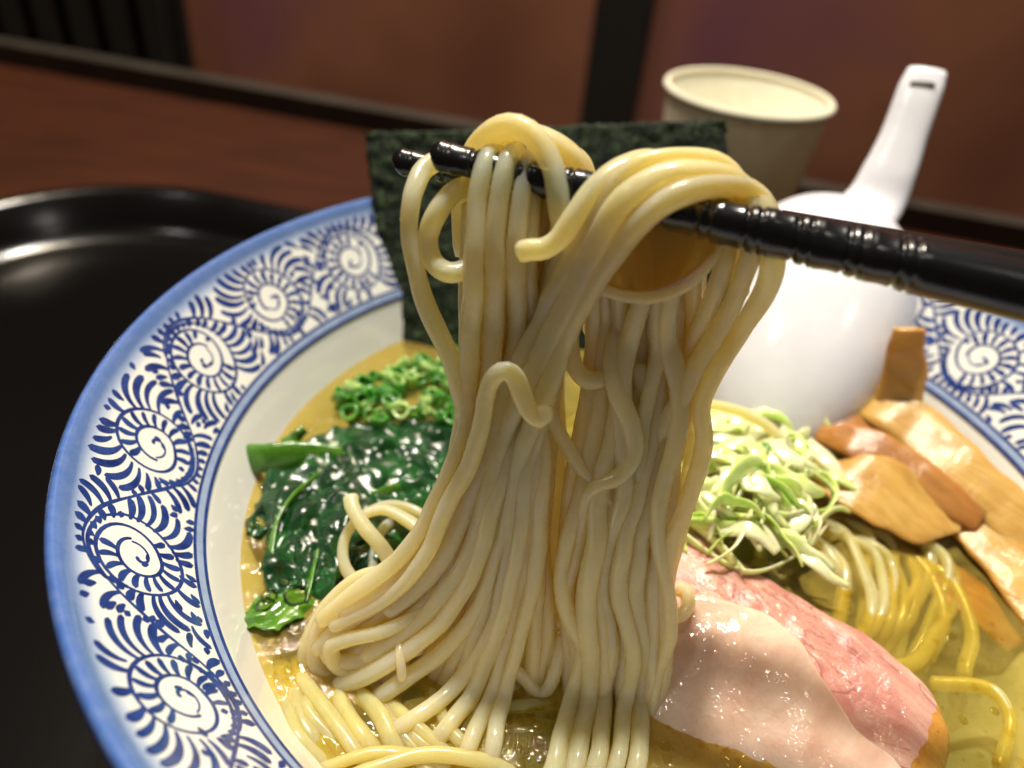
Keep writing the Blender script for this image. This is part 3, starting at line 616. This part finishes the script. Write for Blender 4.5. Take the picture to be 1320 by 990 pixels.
for j in range(ny_): a = j*(nx_+1); b = a+nx_+1; F.append((a, b, q+b, q+a)); a += nx_; b += nx_; F.append((a, q+a, q+b, b))
tag(mesh('seaweed_sheet', V, F, M['nori']), 'dark green square seaweed sheet standing upright in the bowl', 'seaweed')

# ================================================================== SPOON (underside to the camera)
tip, heel = atz(972, 606, -3.9), atd(1082, 246, 21.6)
ex = heel-tip; LB = np.linalg.norm(ex); ex = ex/LB
vd = (CC-(tip+heel)/2)+np.array([0, 0, 2.]); vd /= np.linalg.norm(vd)
ez = vd-ex*(vd@ex); ez /= np.linalg.norm(ez)
sd = np.cross(ez, ex)                         # sideways
ez = ez*math.cos(.10)+sd*math.sin(.10); sd = np.cross(ez, ex)
# s: 0 tip .. 1 heel, then the handle; (x along, z towards the camera = underside)
secs = []
for s in np.linspace(0, 1, 26):
    hw = 2.42*math.sqrt(max(0, 1-abs((s-.50)/.53)**2.3)) if s < .97 else .9
    dp = 1.5*math.sin(math.pi*min(1, s*.93+.05))**.55*(.55+.45*s)
    secs.append(('b', s, max(hw, .12), dp))
spo = thing('soup_spoon', tip); tag(spo, 'white ceramic soup spoon leaning upside down in the bowl beside the seaweed', 'spoon')
NS = 40; na = 28; V = []
def sup(s):
    c_ = .64
    hw = 2.75*max(0, 1-(abs(s-c_)/(c_+.03 if s < c_ else 1.1-c_))**(1.55 if s < c_ else 2.1))**.5
    dp = 2.35*max(0, 1-(abs(s-.58)/(.61 if s < .58 else .52))**2.3)**.55
    return hw, dp
for i in range(NS+1):
    s = i/NS*1.09-.0; s = min(max(s, .0), 1.1); hw, dp = sup(s); hw = max(hw, .05); dp = max(dp, .03)
    for k in range(na+1):
        th = math.pi*k/na; c_, s_ = math.cos(th), math.sin(th)
        V.append(tip+ex*(s*LB-.35)+sd*hw*np.sign(c_)*abs(c_)**.9+ez*(dp*s_**.85-1.25))
F = [(i*(na+1)+k, i*(na+1)+k+1, (i+1)*(na+1)+k+1, (i+1)*(na+1)+k) for i in range(NS) for k in range(na)]
o = mesh('spoon_bowl', V, F, M['spoon'], spo); q_ = o.modifiers.new('thickness', 'SOLIDIFY'); q_.thickness = .0028; q_.offset = -1
q_ = o.modifiers.new('smooth', 'SUBSURF'); q_.levels = q_.render_levels = 1
h0 = tip+ex*(LB*.80)-ez*.35+sd*.15; h1 = tip+ex*(LB*1.0)-ez*.9
hp, _ = cr([h0, atd(1120, 270, 22.3), atd(1147, 220, 22.2), atd(1167, 170, 22.1), atd(1184, 122, 22.0), atd(1195, 92, 22.0)], 40)
f = np.linspace(0, 1, 40); hwid = np.interp(f, [0, .18, .4, .7, .93, 1], [1.2, 1.05, .82, .62, .60, .52]); hth = np.interp(f, [0, .3, 1], [.6, .34, .24])
V, F = sweep(hp, hwid, hth, side=sd, n=20, power=2.6); mesh('handle', V, F, M['spoon'], spo)
gp = hp[36]+vd*.26; V, F = sweep(np.array([gp-sd*.32, gp-sd*.1, gp+sd*.1, gp+sd*.32]), [.06, .1, .1, .06], [.03]*4, side=np.cross(sd, vd), n=10)
t = MT('spoon_slot_shade', base=(.10, .09, .08), rough=.5); mesh('hanging_slot', V, F, t.m, spo)

# ================================================================== TOPPINGS
def slab(pts, widths, thick, mat, label, tilt=(0, 0, 1), side=None, group=None, name='bamboo_shoot', seed=0, amp=.06):
    P, L = cr(pts, 44); T = np.gradient(P, axis=0); f = np.linspace(0, 1, 44)
    wd = np.interp(f, np.linspace(0, 1, len(widths)), widths)
    for i in range(44): P[i] += amp*np.array([nz(P[i]*1.2, 1, seed+1), nz(P[i]*1.2, 1, seed+2), nz(P[i]*1.2, 1, seed+3)])
    sides = [np.cross(T[i], tilt) if side is None else np.asarray(side) for i in range(44)]
    V, F = sweep(P, wd, thick, side=np.array(sides), n=24, power=4.)
    V = np.array(V)
    for i in range(len(V)): V[i] += .035*np.array([nz(V[i]*2.6, 1, seed), nz(V[i]*2.6, 1, seed+5), nz(V[i]*2.6, 1, seed+9)])
    o = mesh(name, V, F, M[mat]); return tag(o, label, 'bamboo shoot', group)
slab([atz(1170,424,-.15), atz(1166,470,-1.1), atz(1156,520,-2.0), atz(1142,560,-2.9)], [.34,.50,.55,.5], .09, 'menma', 'upright brown bamboo shoot piece standing beside the spoon against the bowl wall', side=(1, -.35, .15), seed=2, amp=.09)
slab(on([(1085,500,.6),(1130,520,1.1),(1180,552,1.1),(1232,600,.95),(1290,652,.7),(1350,720,.3)]), [.35,.62,.7,.66,.6,.5], .17, 'menma', 'longest brown bamboo shoot strip lying against the bowl wall', tilt=(-.35, -.35, 1), seed=4)
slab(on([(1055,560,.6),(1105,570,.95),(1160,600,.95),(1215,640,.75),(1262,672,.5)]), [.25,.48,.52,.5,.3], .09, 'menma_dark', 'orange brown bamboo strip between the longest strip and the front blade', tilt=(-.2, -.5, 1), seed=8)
slab(on([(1040,600,.25),(1085,615,.7),(1140,635,.75),(1190,662,.55),(1238,682,.35)]), [.2,.62,.92,.8,.12], .07, 'menma', 'broad leaf shaped bamboo blade in front, its tip pointing right', tilt=(-.1, -.35, 1), seed=12)
slab(on([(1170,640,.0),(1225,660,.25),(1280,705,.3),(1330,765,.2),(1390,850,0)]), [.2,.5,.55,.55,.5], .10, 'menma', 'pale brown bamboo strip cut off by the right picture edge', tilt=(-.2, -.2, 1), seed=15)
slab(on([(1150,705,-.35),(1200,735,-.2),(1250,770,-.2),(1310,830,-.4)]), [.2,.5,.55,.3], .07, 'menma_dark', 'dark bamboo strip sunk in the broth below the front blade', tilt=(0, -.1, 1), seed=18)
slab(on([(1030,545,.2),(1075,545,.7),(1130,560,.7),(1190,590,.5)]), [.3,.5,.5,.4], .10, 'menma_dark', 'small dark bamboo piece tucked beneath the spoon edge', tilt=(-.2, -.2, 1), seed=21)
# pork slices
def slice_(name, outline, z_edge, dome, mat, label, tilt=(0, 0), thick=.35, seed=0, rough=.05):
    O = np.array([atz(x, y, z_edge)[:2] for x, y in outline]); O3 = np.c_[O, np.zeros(len(O))]
    O3, _ = cr(np.vstack([O3, O3[:1]]), 121); O3 = O3[:-1]; cen = O3.mean(0); K = 30; V = []; n = 120
    for k in range(K+1):
        f = (k/K)
        for i in range(n):
            p = cen*(1-f)+O3[i]*f; rel = p-cen
            z = z_edge+rel[0]*tilt[0]+rel[1]*tilt[1]+dome*(1-f**3.2)+rough*2.2*nz(p*1.3, 1, seed)+rough*nz(p*3.4, 1, seed+4)+rough*.4*nz(p*9, 1, seed+8)
            if f > .93: z -= thick*.28*((f-.93)/.07)**2
            V.append((p[0], p[1], z))
    for i in range(n): p = cen*.01+O3[i]*.99; V.append((p[0]*1., p[1], z_edge+(p-cen)[0]*tilt[0]+(p-cen)[1]*tilt[1]-thick))
    F = [(k*n+i, k*n+(i+1) % n, (k+1)*n+(i+1) % n, (k+1)*n+i) for k in range(K+1) for i in range(n)]
    F = [f_[::-1] for f_ in F]; F.append(tuple((K+1)*n+i for i in range(n)))
    F = [f_[::-1] for f_ in F]
    return tag(mesh(name, V, F, M[mat]), label, 'pork slice')
slice_('pork_slice', [(800,700),(868,698),(930,722),(985,752),(1050,786),(1110,815),(1160,848),(1208,885),(1235,935),(1228,990),(1190,1030),(1090,1020),(950,950),(850,860),(790,790)], ZS+.18, .22, 'pork', 'pink pork slice with a rounded right end, lying behind the paler slice', tilt=(-.03, .14), seed=3, rough=.045)
slice_('pork_slice', [(815,830),(848,806),(900,812),(960,828),(1010,858),(1050,900),(1100,950),(1160,990),(1200,1060),(1000,1100),(850,1060),(815,950)], ZS-.10, .32, 'fat', 'pale fatty pork slice in front, half covered by glistening broth', tilt=(.10, .54), seed=9, rough=.035)
# shredded leek
rs = np.random.RandomState(5)
for i in range(100):
    x = rs.normal(965, 46); y = rs.normal(640, 46)
    if i % 4 == 0: x, y = rs.normal(925, 25), rs.normal(575, 30)
    if i % 5 == 0: x, y = rs.normal(1000, 35), rs.normal(600, 30)
    x = min(max(x, 868), 1062); y = min(max(y, 545), 725)
    if y > 640+(x-870)*.45+30: y -= 45
    h = .55+1.0*math.exp(-((x-960)/70)**2-((y-630)/60)**2)*rs.uniform(.35, 1.1)
    c0 = atz(x, y, ZS+h); a = rs.uniform(0, 6.28) if i % 2 else rs.normal(2.2, .5); L = rs.uniform(.9, 2.1); cv = rs.uniform(-1.5, 1.5)
    P = []
    for j in range(7):
        f = j/6-.5; aa = a+cv*f; P.append(c0+np.array([math.cos(aa)*L*f, math.sin(aa)*L*f, .25*(1-4*f*f)*rs.uniform(.6, 1.4)])+np.array([-math.sin(a), math.cos(a), 0])*cv*.35*L*f*f)
    P, _ = cr(P, 22); sdv = np.array([rs.uniform(-.6, .6), rs.uniform(-.6, .6), 1]) if i % 2 else np.array([math.sin(a), -math.cos(a), .3])
    V, F = sweep(P, rs.uniform(.10, .24)*np.sin(np.linspace(.35, 2.8, 22)), .03, side=sdv, n=8, power=3)
    mt = 'leek_green' if i % 3 == 0 else 'leek_white'
    tag(mesh('leek_shred', V, F, M[mt]), ('bright yellow green' if i % 3 == 0 else 'pale white')+' shred of leek in the heap between spoon and pork', 'leek shred', ('yellow green' if i % 3 == 0 else 'white')+' leek shreds in the heap')
for q, lb in (([(1040,615,.95),(1062,612,1.0),(1076,632,.9),(1068,655,.75),(1044,660,.7),(1030,642,.8),(1042,626,1.0)], 'yellow green leek curl rolled like a ring at the right of the heap'),
          ([(880,690,.7),(920,720,.6),(960,738,.55),(1000,730,.55),(1040,705,.5),(1062,680,.5)], 'long pale green leek strip curving along the pork edge'),
          ([(870,668,.8),(900,680,.8),(935,712,.7),(958,740,.6)], 'broad pale leek strip lying across the top of the pink pork')):
    P, _ = cr(on(q), 40); V, F = sweep(P, .14, .03, side=(.2, -.3, 1), n=8, power=3); tag(mesh('leek_strip', V, F, M['leek_green' if 'yellow' in lb else 'leek_white']), lb, 'leek strip')
# chopped green onion
def onion_ring(c0, R_, h_, nrm, mat, label, group):
    nrm = np.array(nrm, float); nrm /= np.linalg.norm(nrm); a = np.cross(nrm, [.3, .9, .1]); a /= np.linalg.norm(a); b = np.cross(nrm, a); n = 20; V = []
    sq = rs.uniform(.7, 1)
    for rr_, hh_ in ((R_, -h_), (R_, h_), (R_*.96, h_*1.15), (R_*.72, h_*1.1), (R_*.66, h_), (R_*.66, -h_)):
        for k in range(n): th = 2*math.pi*k/n; w_ = 1+.06*math.sin(3*th+R_*90); V.append(c0+(a*math.cos(th)+b*math.sin(th)*sq)*rr_*w_+nrm*hh_)
    F = [(i*n+k, i*n+(k+1) % n, ((i+1) % 6)*n+(k+1) % n, ((i+1) % 6)*n+k) for i in range(6) for k in range(n)]
    tag(mesh('green_onion_ring', V, F, M[mat]), label, 'green onion', group)
for i in range(170):
    x, y = rs.uniform(435, 620), rs.uniform(448, 545)
    if y < 505-(x-435)*.42 or y > 545+(x-500)*.1 or (x < 480 and y > 540): continue
    pale = i % 4 == 0
    h = rs.uniform(.05, .45)
    onion_ring(atz(x, y, ZS+h), rs.uniform(.10, .25), rs.uniform(.06, .2), (rs.uniform(-.8, .8), rs.uniform(-.8, .8), 1), 'scallion_pale' if pale else 'scallion', ('pale green' if pale else 'deep green')+' chopped onion ring floating left of the seaweed foot', ('pale' if pale else 'deep green')+' onion rings by the seaweed')
for x, y, z, lb in ((958,789,.72,'tiny green onion fleck on the pink pork'), (989,575,1.5,'tiny green fleck on top of the shredded leek')):
    V, F = sweep(np.array([atz(x-5, y-4, ZS+z), atz(x, y, ZS+z+.02), atz(x+4, y+5, ZS+z)]), [.05, .08, .05], .03, side=(1, 0, .2), n=8); tag(mesh('onion_fleck', V, F, M['scallion']), lb, 'onion fleck')
V, F = sweep(px([(470, 872, -.22), (473, 876, -.24), (474, 881, -.22)]), [.02, .05, .02], .02, side=(1, 0, 0), n=6); tag(mesh('onion_fleck', V, F, M['scallion']), 'tiny dark green fleck stuck on the lower left swag of noodles', 'onion fleck')
# spinach
def leaf(P, wd, label, mat='spinach', seed=0, crump=.22, lift=0):
    P, L = cr(on(P), 60); T = np.gradient(P, axis=0); V = []; nw = 30
    ws = np.interp(np.linspace(0, 1, 60), np.linspace(0, 1, len(wd)), wd)
    for side in (0, 1):
        for i in range(60):
            s_ = np.cross(T[i], [0, 0, 1.]); s_ /= np.linalg.norm(s_)+1e-9
            for j in range(nw+1):
                f = j/nw*2-1; p = P[i]+s_*ws[i]*f*(1+.15*nz((i*.25, f*2, 0), 1, seed))
                e = crump*(nz(p*1.1, 1, seed)*1.1+.28*math.sin(f*7+i*.09+2*nz(p*.8, 1, seed+2))-.1*math.exp(-(f/.06)**2)+abs(nz(p*2.3, 1, seed+3))*.9+.14*nz(p*5.5, 1, seed+6)+.04*nz(p*12, 1, seed+7))
                p = p+np.array([.10*nz(p*3, 1, seed+11), .10*nz(p*3, 1, seed+12), e-.25*f*f*ws[i]*.4-side*.025]); V.append(p)
    q = 60*(nw+1); F = []
    for i in range(59):
        for j in range(nw):
            a = i*(nw+1)+j; F.append((a, a+1, a+nw+2, a+nw+1)); F.append((q+a, q+a+nw+1, q+a+nw+2, q+a+1))
    return tag(mesh('spinach_leaf', V, F, M[mat]), label, 'spinach')
SPN = 'dark wilted spinach leaf in the clump left of the noodles'
GS = 'wilted spinach leaves in the clump'
for i, (q, wd) in enumerate([
  ([(345,640,.2),(390,600,.5),(460,580,.7),(530,565,.6),(610,550,.3)], [.3,1.1,1.3,1.1,.5]),
  ([(360,690,.1),(400,640,.5),(460,615,.8),(540,600,.7),(600,600,.4)], [.3,1.2,1.5,1.2,.6]),
  ([(400,740,.0),(420,690,.5),(460,650,.7),(520,630,.7),(590,640,.5)], [.3,.9,1.2,1.,.5]),
  ([(370,790,-.25),(380,740,.15),(410,690,.4),(460,660,.5)], [.3,.7,.9,.5]),
  ([(330,680,0),(350,650,.25),(385,625,.35),(430,610,.4)], [.3,.6,.7,.3]),
  ([(440,790,-.35),(450,740,.1),(480,700,.35),(540,680,.35)], [.4,.8,1.,.5]),
  ([(350,610,-.1),(400,585,.3),(450,570,.4),(500,556,.2)], [.3,.6,.7,.3]),
  ([(345,730,-.1),(372,700,.2),(395,660,.5)], [.2,.55,.3])]):
    for k_ in range(2):
        q2 = [(a_[0]+k_*8, a_[1]+14+k_*9, a_[2]*.6-k_*.12) for a_ in q]; o = leaf(q2, wd, ['topmost','under'][k_]+' spinach leaf '+['running along the back edge of the clump','in the broad middle of the clump','beside the raised noodle loops','sloping down to the bubbles at the clump front','at the left rim of the clump under the cut stem','dipping into the broth below the noodle loops','just behind the broad cut stem','at the left end near the long thin stem'][i], seed=i*5+k_*60); o['group'] = GS
leaf([(312,806,-.05),(340,792,.12),(380,772,.1),(420,775,-.2)], [.2,.42,.45,.3], 'bright green spinach leaf tip at the lower left of the clump', mat='stem', seed=77, crump=.12)
def stem(q, ra, rb, lb, seed=0):
    P, _ = cr(on(q), 40); V, F = sweep(P, ra, rb, side=(.3, .6, .8), n=12, power=2.5); V = np.array([v+.03*nz(v*4, 1, seed) for v in V]); tag(mesh('green_stalk', V, F, M['stem']), lb, 'spinach stem')
stem([(318,592,.35),(350,590,.45),(395,588,.4),(440,592,.3)], .33, .10, 'broad bright green cut stem pointing left at the edge of the broth')
stem([(366,572,.3),(380,565,.5),(392,553,.6)], .16, .08, 'short green stub standing behind the broad cut stem')
stem([(345,750,.0),(348,715,.2),(356,675,.28),(380,640,.34),(415,612,.3)], .15, .05, 'long thin green stem curving down the left side of the spinach clump')
stem([(392,780,.0),(400,745,.08),(408,715,.16),(432,690,.12)], .17, .04, 'green stem half buried in the middle of the spinach clump')
stem([(480,640,.42),(505,632,.48),(535,628,.4)], .13, .05, 'lighter green stem showing on top of the spinach near the noodles')
# oil droplets and bubbles on the broth
V, F = [], []
def dome(c0, r, h, n=14):
    b0 = len(V)
    for k, (fr_, fh) in enumerate(((1, 0), (.92, .35), (.7, .75), (.35, .95))):
        for i in range(n): a = 2*math.pi*i/n; V.append((c0[0]+r*fr_*math.cos(a), c0[1]+r*fr_*math.sin(a), c0[2]+h*fh))
    V.append((c0[0], c0[1], c0[2]+h)); top = len(V)-1
    for k in range(3):
        for i in range(n): F.append((b0+k*n+i, b0+k*n+(i+1) % n, b0+(k+1)*n+(i+1) % n, b0+(k+1)*n+i))
    for i in range(n): F.append((b0+3*n+i, b0+3*n+(i+1) % n, top))
for i in range(1100):
    reg = [(305, 430, 760, 960), (850, 1120, 880, 985), (1080, 1320, 720, 985), (330, 480, 520, 620), (640, 720, 900, 985), (330, 430, 640, 800)][i % 6]
    x, y = rs.uniform(reg[0], reg[1]), rs.uniform(reg[2], reg[3]); p = atz(x, y, ZS+.005)
    if math.hypot(p[0]-BC[0], p[1]) > 8.3: continue
    r = .02+.13*rs.rand()**5; dome(p, r*.8, r*.12)
tag(mesh('oil_droplets', V, F, M['oil']), 'small clear oil droplets scattered over the broth', 'oil droplets', kind='stuff')
for x, y, r in ((347,770,.17),(366,750,.11),(381,770,.26),(343,783,.2),(339,655,.12),(325,678,.09),(400,720,.08)):
    V, F = [], []; dome(atz(x, y, ZS+.08), r, r*.8, 24); tag(mesh('broth_bubble', V, F, M['oil']), 'round clear bubble on the broth against the spinach', 'bubble', 'bubbles against the spinach')
for o in bpy.data.objects:
    if '_w' in o: del o['_w']
